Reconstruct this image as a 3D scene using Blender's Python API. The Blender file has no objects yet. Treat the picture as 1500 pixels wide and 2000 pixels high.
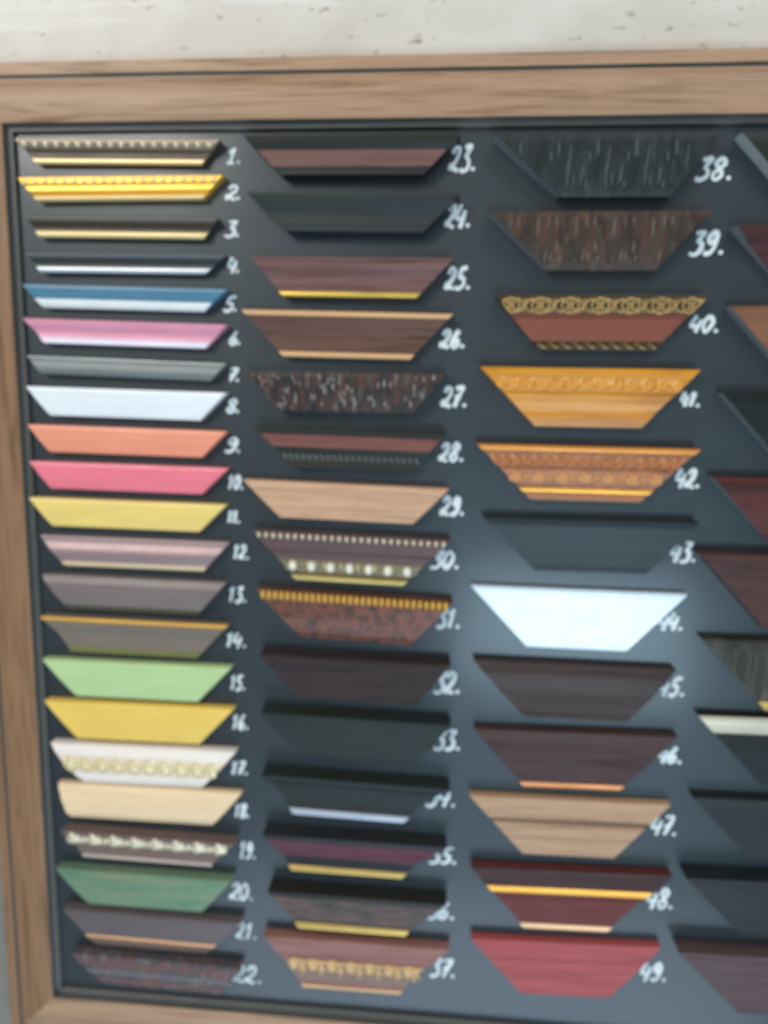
import bpy, bmesh, math, random
from mathutils import Vector, Matrix

random.seed(7)
C = bpy.context.scene.collection
scene = bpy.context.scene
MM = 0.001
EYE = 1.5            # height of the camera; board coordinates (u right, v down, mm) start at the point straight ahead of it


def W(u, v, z=0.0):
    """board coordinates in mm (z = out of the board) to world metres; the board hangs on a wall facing -Y"""
    return Vector((u * MM, -z * MM, EYE - v * MM))


# ---------------------------------------------------------------- camera
def rot(a, b, g):
    return Matrix.Rotation(g, 3, 'Z') @ Matrix.Rotation(b, 3, 'Y') @ Matrix.Rotation(a, 3, 'X')


R = rot(0.1543418, 0.07805729, 0.02835746)       # board axes (u, v, inward) seen from the camera (x right, y down, z forward)
cam_data = bpy.data.cameras.new('camera')
cam = bpy.data.objects.new('camera', cam_data)
C.objects.link(cam)
axes = []
for d in ((1, 0, 0), (0, -1, 0), (0, 0, -1)):    # blender camera x, y, z as camera-space vectors
    b = R.transposed() @ Vector(d)
    axes.append(Vector((b.x, b.z, -b.y)))
m = Matrix((axes[0], axes[1], axes[2])).transposed().to_4x4()
m.translation = Vector((0, -0.80, EYE))
cam.matrix_world = m
cam_data.sensor_fit = 'VERTICAL'
cam_data.sensor_height = 36
cam_data.sensor_width = 27
cam_data.lens = 36 * 1450 / 2000
cam_data.clip_start = 0.01
cam_data.clip_end = 60
cam_data.dof.use_dof = True                      # the phone focused short of the board: everything is a little soft
cam_data.dof.focus_distance = 0.46
cam_data.dof.aperture_fstop = 3.6
scene.camera = cam

# ---------------------------------------------------------------- light
scene.view_settings.view_transform = 'Standard'
scene.view_settings.look = 'None'
scene.view_settings.exposure = -0.07
scene.view_settings.gamma = 1.0
scene.view_settings.use_curve_mapping = False
world = bpy.data.worlds.new('World')
scene.world = world
world.use_nodes = True
bg = world.node_tree.nodes['Background']
bg.inputs['Color'].default_value = (0.78, 0.90, 1.0, 1)
bg.inputs['Strength'].default_value = 0.38


def area(name, loc, target, sx, sy, power, color):
    l = bpy.data.lights.new(name, 'AREA')
    l.shape = 'RECTANGLE'
    l.size, l.size_y, l.energy, l.color = sx, sy, power, color
    o = bpy.data.objects.new(name, l)
    C.objects.link(o)
    o.location = loc
    o.rotation_euler = (Vector(target) - Vector(loc)).to_track_quat('-Z', 'Y').to_euler()
    return o


area('window_light', (-1.50, -2.40, EYE + 1.38), (0.05, 0, EYE - 0.2), 0.95, 1.0, 56, (1.0, 0.95, 0.89))
area('wall_fill_light', (1.0, -1.9, EYE + 2.0), (0.45, 0, EYE + 0.1), 1.2, 0.8, 19, (1.0, 0.98, 0.95))  # added fill without a known source, lifts the right side of the wall
area('shop_front_light', (0.46, -1.75, EYE - 0.80), (0.15, 0, EYE - 0.25), 0.78, 0.42, 14, (0.58, 0.83, 1.0))
area('door_light', (0.1, -1.15, EYE - 1.75), (0.0, 0, EYE - 0.6), 1.7, 0.6, 14, (0.66, 0.82, 1.0))


# ---------------------------------------------------------------- materials
def lin(c):
    c = c / 255
    return c / 12.92 if c <= 0.04045 else ((c + 0.055) / 1.055) ** 2.4


def alb(rgb, k=1.0):
    v = [max(0.006, lin(c) * k - d) for c, d in zip(rgb, (.018, .019, .022))]
    s = min(1.0, 0.76 / max(v))
    return tuple(x * s for x in v) + (1,)


MATS = {}


def new_mat(name):
    mt = bpy.data.materials.new(name)
    mt.use_nodes = True
    nt = mt.node_tree
    return mt, nt, nt.nodes['Principled BSDF']


def nd(nt, kind, **kw):
    n = nt.nodes.new(kind)
    for k, v in kw.items():
        if isinstance(k, str) and hasattr(n, k):
            setattr(n, k, v)
        else:
            n.inputs[k].default_value = v
    return n


def coords(nt, scale, rotz=0.0):
    tc = nt.nodes.new('ShaderNodeTexCoord')
    oi = nt.nodes.new('ShaderNodeObjectInfo')
    mp = nt.nodes.new('ShaderNodeMapping')
    mp.inputs['Scale'].default_value = scale
    mp.inputs['Rotation'].default_value = (0, rotz, 0)
    ad = nt.nodes.new('ShaderNodeVectorMath')
    sc = nt.nodes.new('ShaderNodeVectorMath')
    sc.operation = 'SCALE'
    sc.inputs[0].default_value = (37.0, 19.0, 53.0)
    nt.links.new(oi.outputs['Random'], sc.inputs['Scale'])
    nt.links.new(tc.outputs['Object'], mp.inputs['Vector'])
    nt.links.new(mp.outputs[0], ad.inputs[0])
    nt.links.new(sc.outputs[0], ad.inputs[1])
    return ad.outputs[0]


def noise(nt, vec, scale, detail=3, rough=0.55, dist=0.0):
    n = nt.nodes.new('ShaderNodeTexNoise')
    n.inputs['Scale'].default_value = scale
    n.inputs['Detail'].default_value = detail
    n.inputs['Roughness'].default_value = rough
    n.inputs['Distortion'].default_value = dist
    nt.links.new(vec, n.inputs['Vector'])
    return n.outputs['Fac']


def ramp(nt, fac, stops):
    r = nt.nodes.new('ShaderNodeValToRGB')
    el = r.color_ramp.elements
    while len(el) < len(stops):
        el.new(0.5)
    for e, (p, c) in zip(el, stops):
        e.position = p
        e.color = c
    nt.links.new(fac, r.inputs['Fac'])
    return r.outputs['Color']


def mul(c, k):
    return (min(c[0] * k, .9), min(c[1] * k, .9), min(c[2] * k, .9), 1)


def bump(nt, bs, fac, strength, dist=0.001):
    b = nt.nodes.new('ShaderNodeBump')
    b.inputs['Strength'].default_value = strength
    b.inputs['Distance'].default_value = dist
    nt.links.new(fac, b.inputs['Height'])
    nt.links.new(b.outputs[0], bs.inputs['Normal'])


def paint(name, rgb, rough=0.42, spec=0.5, k=1.0, var=0.08, metal=0.0, rv=1.0):
    """lacquered or gilded surface with faint mottling, fine scuffs and uneven gloss"""
    if name in MATS:
        return MATS[name]
    mt, nt, bs = new_mat(name)
    c = alb(rgb, k)
    v = coords(nt, (14, 60, 60))
    f = noise(nt, v, 1.0, 5, 0.65)
    nt.links.new(ramp(nt, f, [(0.25, mul(c, 1 - var)), (0.75, mul(c, 1 + var))]), bs.inputs['Base Color'])
    f2 = noise(nt, coords(nt, (40, 160, 160)), 1.0, 4, 0.6)
    nt.links.new(ramp(nt, f2, [(0.3, (rough - .05 * rv,) * 3 + (1,)), (0.7, (rough + .06 * rv,) * 3 + (1,))]), bs.inputs['Roughness'])
    bs.inputs['Specular IOR Level'].default_value = spec
    bs.inputs['Metallic'].default_value = metal
    bump(nt, bs, f2, 0.06 * rv, 0.0006)
    MATS[name] = mt
    return mt


def metal(name, rgb, rough=0.30, k=1.25):
    return paint(name, rgb, rough, 0.5, k, 0.12, 1.0)


def wood(name, rgb1, rgb2, rough=0.45, spec=0.15, k=1.0, axis='X', fine=1.0):
    """veneer: streaks that run along the piece, with broad figure and dark pores"""
    if name in MATS:
        return MATS[name]
    mt, nt, bs = new_mat(name)
    a, b = alb(rgb1, k), alb(rgb2, k)
    s1 = {'X': (3.2, 70, 70), 'Z': (70, 70, 3.2)}[axis]
    s2 = {'X': (16, 420, 420), 'Z': (420, 420, 16)}[axis]
    v1 = coords(nt, tuple(x * fine for x in s1))
    f1 = noise(nt, v1, 1.0, 4, 0.6, 1.3)
    f2 = noise(nt, coords(nt, s2), 1.0, 3, 0.6)
    col = ramp(nt, f1, [(0.30, b), (0.46, a), (0.58, mul(a, 1.12)), (0.72, mul(b, 1.08))])
    por = ramp(nt, f2, [(0.33, (0.74, 0.70, 0.68, 1)), (0.47, (1, 1, 1, 1))])
    mx = nt.nodes.new('ShaderNodeMix')
    mx.data_type = 'RGBA'
    mx.blend_type = 'MULTIPLY'
    mx.inputs['Factor'].default_value = 0.9
    nt.links.new(col, mx.inputs[6])
    nt.links.new(por, mx.inputs[7])
    nt.links.new(mx.outputs[2], bs.inputs['Base Color'])
    bs.inputs['Roughness'].default_value = rough
    bs.inputs['Specular IOR Level'].default_value = spec
    bump(nt, bs, f2, 0.22, 0.0005)
    MATS[name] = mt
    return mt


def mottled(name, stops, scale, rough=0.5, rotz=0.0, spec=0.5, k=1.0, bumpy=0.4, dist=0.6, detail=4):
    """broken colour: brushed streaks, flecks, tortoiseshell"""
    if name in MATS:
        return MATS[name]
    mt, nt, bs = new_mat(name)
    f = noise(nt, coords(nt, scale, rotz), 1.0, detail, 0.62, dist)
    nt.links.new(ramp(nt, f, [(p, alb(c, k)) for p, c in stops]), bs.inputs['Base Color'])
    bs.inputs['Roughness'].default_value = rough
    bs.inputs['Specular IOR Level'].default_value = spec
    bump(nt, bs, f, bumpy, 0.0015)
    MATS[name] = mt
    return mt


def cells(name, stops, scale, rough=0.5, rotz=0.0, spec=0.3, bumpy=0.5):
    """broken strips: each small patch its own shade, as rolled or woven finishes have"""
    if name in MATS:
        return MATS[name]
    mt, nt, bs = new_mat(name)
    v = coords(nt, scale, rotz)
    vo = nt.nodes.new('ShaderNodeTexVoronoi')
    vo.distance = 'CHEBYCHEV'
    vo.inputs['Scale'].default_value = 1.0
    vo.inputs['Randomness'].default_value = 0.75
    nt.links.new(v, vo.inputs['Vector'])
    sep = nt.nodes.new('ShaderNodeSeparateColor')
    nt.links.new(vo.outputs['Color'], sep.inputs[0])
    f2 = noise(nt, coords(nt, tuple(x * 2.2 for x in scale), rotz), 1.0, 4, .6)
    ad = nt.nodes.new('ShaderNodeMath')
    ad.operation = 'MULTIPLY_ADD'
    ad.inputs[1].default_value = 0.55
    nt.links.new(sep.outputs[0], ad.inputs[0])
    ma = nt.nodes.new('ShaderNodeMath')
    ma.operation = 'MULTIPLY'
    ma.inputs[1].default_value = 0.45
    nt.links.new(f2, ma.inputs[0])
    nt.links.new(ma.outputs[0], ad.inputs[2])
    nt.links.new(ramp(nt, ad.outputs[0], [(p, alb(c)) for p, c in stops]), bs.inputs['Base Color'])
    bs.inputs['Roughness'].default_value = rough
    bs.inputs['Specular IOR Level'].default_value = spec
    bump(nt, bs, ad.outputs[0], bumpy, 0.002)
    MATS[name] = mt
    return mt


def stone():
    """pale honed travertine: cloudy cream ground, short dark pores drawn out sideways, pale diagonal streaks of window light put into the colour"""
    mt, nt, bs = new_mat('travertine')
    tc = nt.nodes.new('ShaderNodeTexCoord').outputs['Object']

    def mapped(scale, rz=0):
        mp = nt.nodes.new('ShaderNodeMapping')
        mp.inputs['Scale'].default_value = scale
        mp.inputs['Rotation'].default_value = (0, rz, 0)
        nt.links.new(tc, mp.inputs['Vector'])
        return mp.outputs[0]

    def mix(kind, fac, a, b):
        mx = nt.nodes.new('ShaderNodeMix')
        mx.data_type = 'RGBA'
        mx.blend_type = kind
        if isinstance(fac, float):
            mx.inputs['Factor'].default_value = fac
        else:
            nt.links.new(fac, mx.inputs['Factor'])
        for sock, x in ((6, a), (7, b)):
            if isinstance(x, tuple):
                mx.inputs[sock].default_value = x
            else:
                nt.links.new(x, mx.inputs[sock])
        return mx.outputs[2]

    f = noise(nt, mapped((5, 5, 9)), 1.0, 5, 0.6, 0.6)
    base = ramp(nt, f, [(0.28, alb((192, 184, 173))), (0.5, alb((207, 201, 191))), (0.72, alb((216, 212, 204)))])
    light_streak = noise(nt, mapped((3, 3, 26), 0.75), 1.0, 4, 0.6, 0.8)  # slanting streaks of window light, painted into the stone colour
    base = mix('MIX', ramp(nt, light_streak, [(0.58, (0, 0, 0, 1)), (0.72, (.55, .55, .55, 1))]), base, alb((228, 228, 226)))
    pore = noise(nt, mapped((55, 55, 130)), 1.0, 2, 0.5, 0.5)
    gate = noise(nt, mapped((15, 15, 26)), 1.0, 2, 0.5)
    pf = ramp(nt, pore, [(0.64, (0, 0, 0, 1)), (0.70, (1, 1, 1, 1))])
    gf = ramp(nt, gate, [(0.40, (0, 0, 0, 1)), (0.52, (1, 1, 1, 1))])
    both = mix('MULTIPLY', 1.0, pf, gf)
    col = mix('MIX', both, base, alb((160, 149, 136)))
    nt.links.new(col, bs.inputs['Base Color'])
    bs.inputs['Roughness'].default_value = 0.42
    bs.inputs['Specular IOR Level'].default_value = 0.3
    bump(nt, bs, both, -0.25, 0.001)
    return mt


# ---------------------------------------------------------------- mesh helpers
def link(name, bm, mats, parent=None, angle=35):
    me = bpy.data.meshes.new(name)
    bmesh.ops.recalc_face_normals(bm, faces=bm.faces)
    bm.to_mesh(me)
    bm.free()
    for mt in (mats if isinstance(mats, (list, tuple)) else [mats]):
        me.materials.append(mt)
    for p in me.polygons:
        p.use_smooth = True
    me.set_sharp_from_angle(angle=math.radians(angle))
    o = bpy.data.objects.new(name, me)
    C.objects.link(o)
    if parent:
        o.parent = parent
    return o


def box(bm, x0, x1, y0, y1, z0, z1, mi=0):
    vs = [bm.verts.new((x, y, z)) for x in (x0, x1) for y in (y0, y1) for z in (z0, z1)]
    for f in ((0, 1, 3, 2), (4, 6, 7, 5), (0, 4, 5, 1), (2, 3, 7, 6), (0, 2, 6, 4), (1, 5, 7, 3)):
        bm.faces.new([vs[i] for i in f]).material_index = mi


def catmull(pts, n=6, closed=False):
    P = [Vector(p) for p in pts]
    if len(P) < 3:
        return P
    out = []
    N = len(P)
    for i in range(N if closed else N - 1):
        if closed:
            a, b, c, d = P[i - 1], P[i], P[(i + 1) % N], P[(i + 2) % N]
        else:
            b, c = P[i], P[i + 1]
            a = P[i - 1] if i else b * 2 - c
            d = P[i + 2] if i + 2 < N else c * 2 - b
        for k in range(n):
            t = k / n
            out.append(0.5 * ((2 * b) + (c - a) * t + (2 * a - 5 * b + 4 * c - d) * t * t + (3 * b - a - 3 * c + d) * t ** 3))
    if not closed:
        out.append(P[-1])
    return out


def tube(bm, pts, rad, flat=1.0, sides=7, normal=Vector((0, -1, 0))):
    """round stroke along pts; flat squashes it along normal"""
    rings = []
    n = len(pts)
    for i, p in enumerate(pts):
        t = (pts[min(i + 1, n - 1)] - pts[max(i - 1, 0)])
        if t.length < 1e-9:
            t = Vector((1, 0, 0))
        t.normalize()
        s = t.cross(normal)
        if s.length < 1e-6:
            s = Vector((1, 0, 0))
        s.normalize()
        r = rad(i / max(n - 1, 1)) if callable(rad) else rad
        rings.append([bm.verts.new(p + s * r * math.cos(2 * math.pi * k / sides) + normal * r * flat * math.sin(2 * math.pi * k / sides)) for k in range(sides)])
    for a, b in zip(rings, rings[1:]):
        for k in range(sides):
            bm.faces.new((a[k], a[(k + 1) % sides], b[(k + 1) % sides], b[k]))
    for ring, sgn in ((rings[0], -1), (rings[-1], 1)):
        bm.faces.new(ring)


def blob(bm, p, rx, ry, rz, ang=0.0, nu=9, nv=5):
    """ellipsoid bead: rx along the piece, rz across it, ry out of it"""
    ca, sa = math.cos(ang), math.sin(ang)
    rows = []
    for j in range(nv + 1):
        th = math.pi * j / nv
        row = []
        for i in range(nu):
            ph = 2 * math.pi * i / nu
            x, z, y = rx * math.sin(th) * math.cos(ph), rz * math.sin(th) * math.sin(ph), -ry * math.cos(th)
            row.append(bm.verts.new((p[0] + x * ca - z * sa, p[1] + y, p[2] + x * sa + z * ca)) if 0 < j < nv or i == 0 else None)
        rows.append(row)
    for j in range(nv):
        for i in range(nu):
            k = (i + 1) % nu
            if j == 0:
                bm.faces.new((rows[0][0], rows[1][i], rows[1][k]))
            elif j == nv - 1:
                bm.faces.new((rows[j][i], rows[nv][0], rows[j][k]))
            else:
                bm.faces.new((rows[j][i], rows[j + 1][i], rows[j + 1][k], rows[j][k]))


# ---------------------------------------------------------------- one moulding sample
class Sample:
    """a mitred length of moulding: t runs 0..1 from the outer edge to the sight edge, s in mm along it from its middle"""

    def __init__(self, row, shape):
        self.u, self.v, self.a, self.L, self.h, self.il, self.ir, self.To, self.Ti = row
        self.shape = shape

    def base(self, t):
        tc = min(1, max(0, t))
        z = self.To + (self.Ti - self.To) * tc
        pts = self.shape
        for (t0, a), (t1, b) in zip(pts, pts[1:]):
            if t0 <= tc <= t1:
                k = (tc - t0) / max(t1 - t0, 1e-6)
                k = k * k * (3 - 2 * k) if (t1 - t0) > .08 else k
                z += a + (b - a) * k
                break
        return z

    def left(self, t):
        return -self.L / 2 + self.il * t

    def right(self, t):
        return self.L / 2 - self.ir * t

    def P(self, s, t, h):
        return Vector((s * MM, -(self.base(t) + h) * MM, -self.h * t * MM))

    def prism(self, prof, grow=0.0, under=0.0):
        """prof: closed list of (t, z) in mm; under: how far the mitre cuts splay out at the back"""
        bm = bmesh.new()
        A, B = [], []
        top = max(z for t, z in prof)
        for t, z in prof:
            e = grow + under * (1 - z / top)
            A.append(bm.verts.new(((self.left(t) - e) * MM, -z * MM, -self.h * t * MM)))
            B.append(bm.verts.new(((self.right(t) + e) * MM, -z * MM, -self.h * t * MM)))
        n = len(prof)
        for i in range(n):
            k = (i + 1) % n
            bm.faces.new((A[i], A[k], B[k], B[i]))
        for ring in (A, B):
            f = bm.faces.new(ring)
            f.material_index = 1
        return bm

    def body(self, name, mat, end, under=0.0):
        ts = sorted(set([i / 26 for i in range(27)] + [min(1, max(0, t + d)) for t, _ in self.shape for d in (-.012, 0, .012)]))
        r = 0.9 / self.h
        prof = [(0, 0.15), (0, self.base(0) - 0.9), (r * .35, self.base(r) - 0.3)]
        prof += [(t, self.base(t)) for t in ts if r <= t <= 1 - r]
        prof += [(1 - r * .35, self.base(1 - r) - 0.3), (1, self.base(1) - 0.9), (1, 0.15)]
        o = link(name, self.prism(prof, 0, under), [mat, end])
        o.location = W(self.u, self.v)
        o.rotation_euler = (0, math.radians(self.a), 0)
        self.o = o
        return o

    def band(self, name, t0, t1, mat, kind='flat', h=0.8):
        n = 12
        prof = []
        for i in range(n + 1):
            x = i / n
            t = t0 + (t1 - t0) * x
            if kind == 'bead':
                k = math.sqrt(max(0, 1 - (2 * x - 1) ** 2))
            elif kind == 'cove':
                k = 1 - 0.85 * math.sin(math.pi * x)
            else:
                k = min(1, 6 * x, 6 * (1 - x)) ** .5
            prof.append((t, self.base(t) - .3 + (h + .3) * k))
        prof = [(t0, self.base(t0) - .45)] + prof + [(t1, self.base(t1) - .45)]
        if t0 <= 0:
            prof = [(t0 - .5 / self.h, self.To - 3.0), (t0 - .5 / self.h, self.To - .5)] + prof[2:]
            prof.append((t0 + .2 / self.h, self.base(t0) - 3.0))
        if t1 >= 1:
            prof = prof[:-1] + [(t1 + .4 / self.h, self.base(1) - .8), (t1 + .4 / self.h, self.base(1) - 3.0), (t1 - .2 / self.h, self.base(1) - 3.0)]
        o = link(name, self.prism(prof, 0.25), [mat, mat], self.o)
        return o

    def carve(self, name, mat, fn, t0, t1, pitch, margin=0.5, jitter=0.0, angle=60):
        """repeat a motif fn(bm, s) between the mitres at the middle of t0..t1"""
        bm = bmesh.new()
        tm = (t0 + t1) / 2
        a, b = self.left(tm) + pitch * margin, self.right(tm) - pitch * margin
        n = max(1, round((b - a) / pitch))
        for i in range(n + 1):
            fn(bm, a + (b - a) * i / n + random.uniform(-jitter, jitter), i)
        return link(name, bm, mat, self.o, angle)

    # motifs -------------------------------------------------------
    def pearls(self, name, mat, t0, t1, n, rx=None, h=0.3, round_=1.0):
        tm, w = (t0 + t1) / 2, (t1 - t0) * self.h
        span = self.right(tm) - self.left(tm)
        pitch = span / n
        rx = rx or pitch * .46
        return self.carve(name, mat, lambda bm, s, i: blob(bm, self.P(s, tm, h), rx * MM, min(rx, w / 2) * MM, w / 2 * round_ * MM), t0, t1, pitch)

    def clip(self, s, t, pad=0.6):
        return max(self.left(t) + pad, min(self.right(t) - pad, s))

    def vine(self, name, mat, t0, t1, pitch, r=0.7):
        """running scroll: a ring with a cross in it, joined by crossing stems and small leaves"""
        tm, w = (t0 + t1) / 2, (t1 - t0) * self.h
        def q(s, d, h=.5):
            t = tm + d * (t1 - t0) / 2
            return self.P(self.clip(s, t), t, h)
        def fn(bm, s, i):
            rr = pitch * .30
            tube(bm, [q(s + rr * math.cos(k * math.pi / 8), .86 * math.sin(k * math.pi / 8)) for k in range(17)], r * MM, .7)
            for k in range(4):
                an = k * math.pi / 2 + math.pi / 4
                blob(bm, q(s + rr * .42 * math.cos(an), .40 * math.sin(an)), rr * .30 * MM, 1.1 * MM, w * .10 * MM, -an if k % 2 else -an)
                blob(bm, q(s + rr * 1.28 * math.cos(an), .88 * math.sin(an)), 1.2 * MM, 1.0 * MM, w * .07 * MM, an)
            blob(bm, q(s, 0), 1.6 * MM, 1.5 * MM, 1.6 * MM)
            blob(bm, q(s, -.55), 1.0 * MM, 1.0 * MM, w * .09 * MM)
            blob(bm, q(s, .55), 1.0 * MM, 1.0 * MM, w * .09 * MM)
            for sg in (-1, 1):
                pts = catmull([q(s + pitch * .22, .8 * sg), q(s + pitch * .38, .55 * sg), q(s + pitch * .5, 0), q(s + pitch * .62, -.55 * sg), q(s + pitch * .78, -.8 * sg)])
                tube(bm, pts, r * .85 * MM, .7)
                blob(bm, q(s + pitch * .5, .62 * sg), .9 * MM, .9 * MM, w * .13 * MM, .5 * sg)
                blob(bm, q(s + pitch * .36, .2 * sg), 1.3 * MM, .9 * MM, .8 * MM, .8 * sg)
        return self.carve(name, mat, fn, t0, t1, pitch, .25)

    def leaves(self, name, mat, t0, t1, pitch, fat=1.0):
        """fat leaf clusters parted by slanting ribs"""
        tm, w = (t0 + t1) / 2, (t1 - t0) * self.h
        def fn(bm, s, i):
            for k, (ds, d, rx, rz, an) in enumerate(((-.2, .1, .16, .36, .7), (-.04, -.12, .14, .4, .15), (.12, -.05, .15, .38, -.35), (.02, .22, .2, .22, 0), (-.12, -.3, .1, .16, 0), (.2, .2, .08, .24, -.8))):
                t = tm + d * (t1 - t0)
                blob(bm, self.P(self.clip(s + ds * pitch, t, 1.5), t, .2), rx * pitch * .95 * fat * MM, (1.9 + .5 * (k % 2)) * MM, rz * w * 1.05 * MM, an)
            for ds in (.36, .47, .58):
                t = tm
                if self.left(t1) + 2 < s + ds * pitch < self.right(t1) - 2 or t1 < .5 and s + ds * pitch < self.right(tm) - 1:
                    blob(bm, self.P(s + ds * pitch, t, .1), .05 * pitch * MM, 1.2 * MM, w * .42 * MM, -.45)
        return self.carve(name, mat, fn, t0, t1, pitch, .35)

    def flowers(self, name, mat, t0, t1, pitch):
        """large domed flowers parted by small leaf knots"""
        tm, w = (t0 + t1) / 2, (t1 - t0) * self.h
        def fn(bm, s, i):
            blob(bm, self.P(s, tm - .03, 1.0), w * .26 * MM, 3.2 * MM, w * .34 * MM)
            for k in range(6):
                an = k * 2 * math.pi / 6 + .3
                t = tm + .32 * math.sin(an) * (t1 - t0)
                blob(bm, self.P(s + w * .44 * math.cos(an), t, .2), w * .16 * MM, 1.2 * MM, w * .09 * MM, an)
            for sg in (-1, 1):
                t = tm + .25 * sg * (t1 - t0)
                blob(bm, self.P(self.clip(s + pitch * .5, t, 1.5), t, .1), pitch * .10 * MM, .8 * MM, w * .10 * MM, .6 * sg)
        return self.carve(name, mat, fn, t0, t1, pitch, .42)

    def garland(self, name, mat, t0, t1, pitch):
        """hanging leaf bunches, alternately an arch of curled leaves and a pointed drop"""
        tm, w = (t0 + t1) / 2, (t1 - t0) * self.h
        def q(s, d, h=.4):
            t = tm + d * (t1 - t0) / 2
            return self.P(self.clip(s, t, 2.0), t, h)
        def fn(bm, s, i):
            for ds, d, rx, rz, an in ((-.24, -.1, .075, .42, .35), (-.12, -.25, .06, .36, .1), (.0, -.1, .075, .42, -.35), (-.18, -.72, .10, .12, 0), (-.05, -.74, .10, .12, 0),
                                      (.22, .0, .05, .46, -.55), (.30, .35, .05, .46, 0), (.38, .0, .05, .46, .55), (.30, -.5, .08, .16, 0), (.16, -.62, .08, .12, .4), (.46, -.62, .08, .12, -.4)):
                blob(bm, q(s + ds * pitch, d, .9), rx * 1.35 * pitch * MM, 2.1 * MM, rz * w * .85 * MM, an)
        return self.carve(name, mat, fn, t0, t1, pitch, .4)

    def rope(self, name, mat, t0, t1, pitch, an=-.6, thick=.22):
        tm, w = (t0 + t1) / 2, (t1 - t0) * self.h
        return self.carve(name, mat, lambda bm, s, i: blob(bm, self.P(s, tm, .1), pitch * thick * MM, 1.0 * MM, w * .5 * MM, an), t0, t1, pitch)

    def strokes(self, name, mat, t0, t1, pitch, figure, r=.55, jitter=0.0):
        """repeat a drawn figure: list of polylines in (0..1 along, -1..1 across)"""
        tm = (t0 + t1) / 2
        def fn(bm, s, i):
            for pl in figure:
                pts = [self.P(self.clip(s + (x - .5) * pitch, tm + d * (t1 - t0) / 2), tm + d * (t1 - t0) / 2, .25) for x, d in pl]
                pts = catmull([tuple(p) for p in pts], 4)
                tube(bm, pts, r * MM, .8, 6)
        return self.carve(name, mat, fn, t0, t1, pitch, .5, jitter)

    def scratches(self, name, mat, n, t0, t1, r=(.25, .6), lmin=.1, lmax=.4, slant=.12, cell=None):
        """raised, drily brushed ridges across the width, repeated every cell mm as an embossing roller would"""
        bm = bmesh.new()
        rnd = random.Random(int(self.u * 10 + self.v))
        marks = []
        for _ in range(n):
            t = rnd.uniform(t0, t1)
            marks.append((rnd.random(), t, min(t1, t + rnd.uniform(lmin, lmax)), rnd.uniform(-slant, slant), rnd.uniform(*r)))
        cell = cell or self.L
        k = 0
        while k * cell < self.L:
            for x, ta, tb, sl, rr in marks:
                s0 = -self.L / 2 + (k + x) * cell
                s1 = s0 + sl * self.h * (tb - ta) * 3
                if s0 - 1 < self.left(ta) or s1 - 1 < self.left(tb) or s0 + 1 > self.right(ta) or s1 + 1 > self.right(tb):
                    continue
                m_ = 5
                pts = [self.P(s0 + (s1 - s0) * j / m_ + rnd.uniform(-.25, .25), ta + (tb - ta) * j / m_, .05) for j in range(m_ + 1)]
                tube(bm, pts, lambda q, rr=rr: rr * (.35 + .65 * math.sin(math.pi * min(1, max(0, q)))) * MM, .6, 5)
            k += 1
        return link(name, bm, mat, self.o)


# ---------------------------------------------------------------- handwriting
DIGITS = {
    '0': [[(.42, 1), (.12, .75), (.06, .35), (.35, 0), (.68, .3), (.72, .7), (.42, 1)]],
    '1': [[(.12, .72), (.5, 1)], [(.5, 1), (.36, 0)]],
    '2': [[(.10, .72), (.30, .98), (.64, .92), (.66, .62), (.36, .30), (.10, .06), (.04, .20), (.22, .26), (.48, .06), (.86, .02)]],
    '3': [[(.16, .96), (.74, 1), (.42, .62), (.70, .46), (.72, .14), (.36, -.02), (.0, .06)]],
    '4': [[(.26, 1), (.02, .40), (.84, .44)], [(.70, .74), (.52, -.04)]],
    '5': [[(.86, 1), (.36, .96), (.24, .56), (.62, .54), (.70, .2), (.36, 0), (.0, .08)]],
    '6': [[(.60, 1), (.22, .58), (.10, .2), (.38, 0), (.70, .18), (.58, .44), (.20, .30)]],
    '7': [[(.10, .94), (.80, 1), (.54, .5), (.30, 0)], [(.16, .48), (.74, .52)]],
    '8': [[(.46, .54), (.16, .78), (.44, 1), (.74, .80), (.46, .54), (.10, .26), (.38, 0), (.72, .22), (.46, .54)]],
    '9': [[(.74, .78), (.46, 1), (.16, .72), (.42, .50), (.74, .78), (.66, .30), (.36, 0), (.02, .08)]],
}


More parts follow.
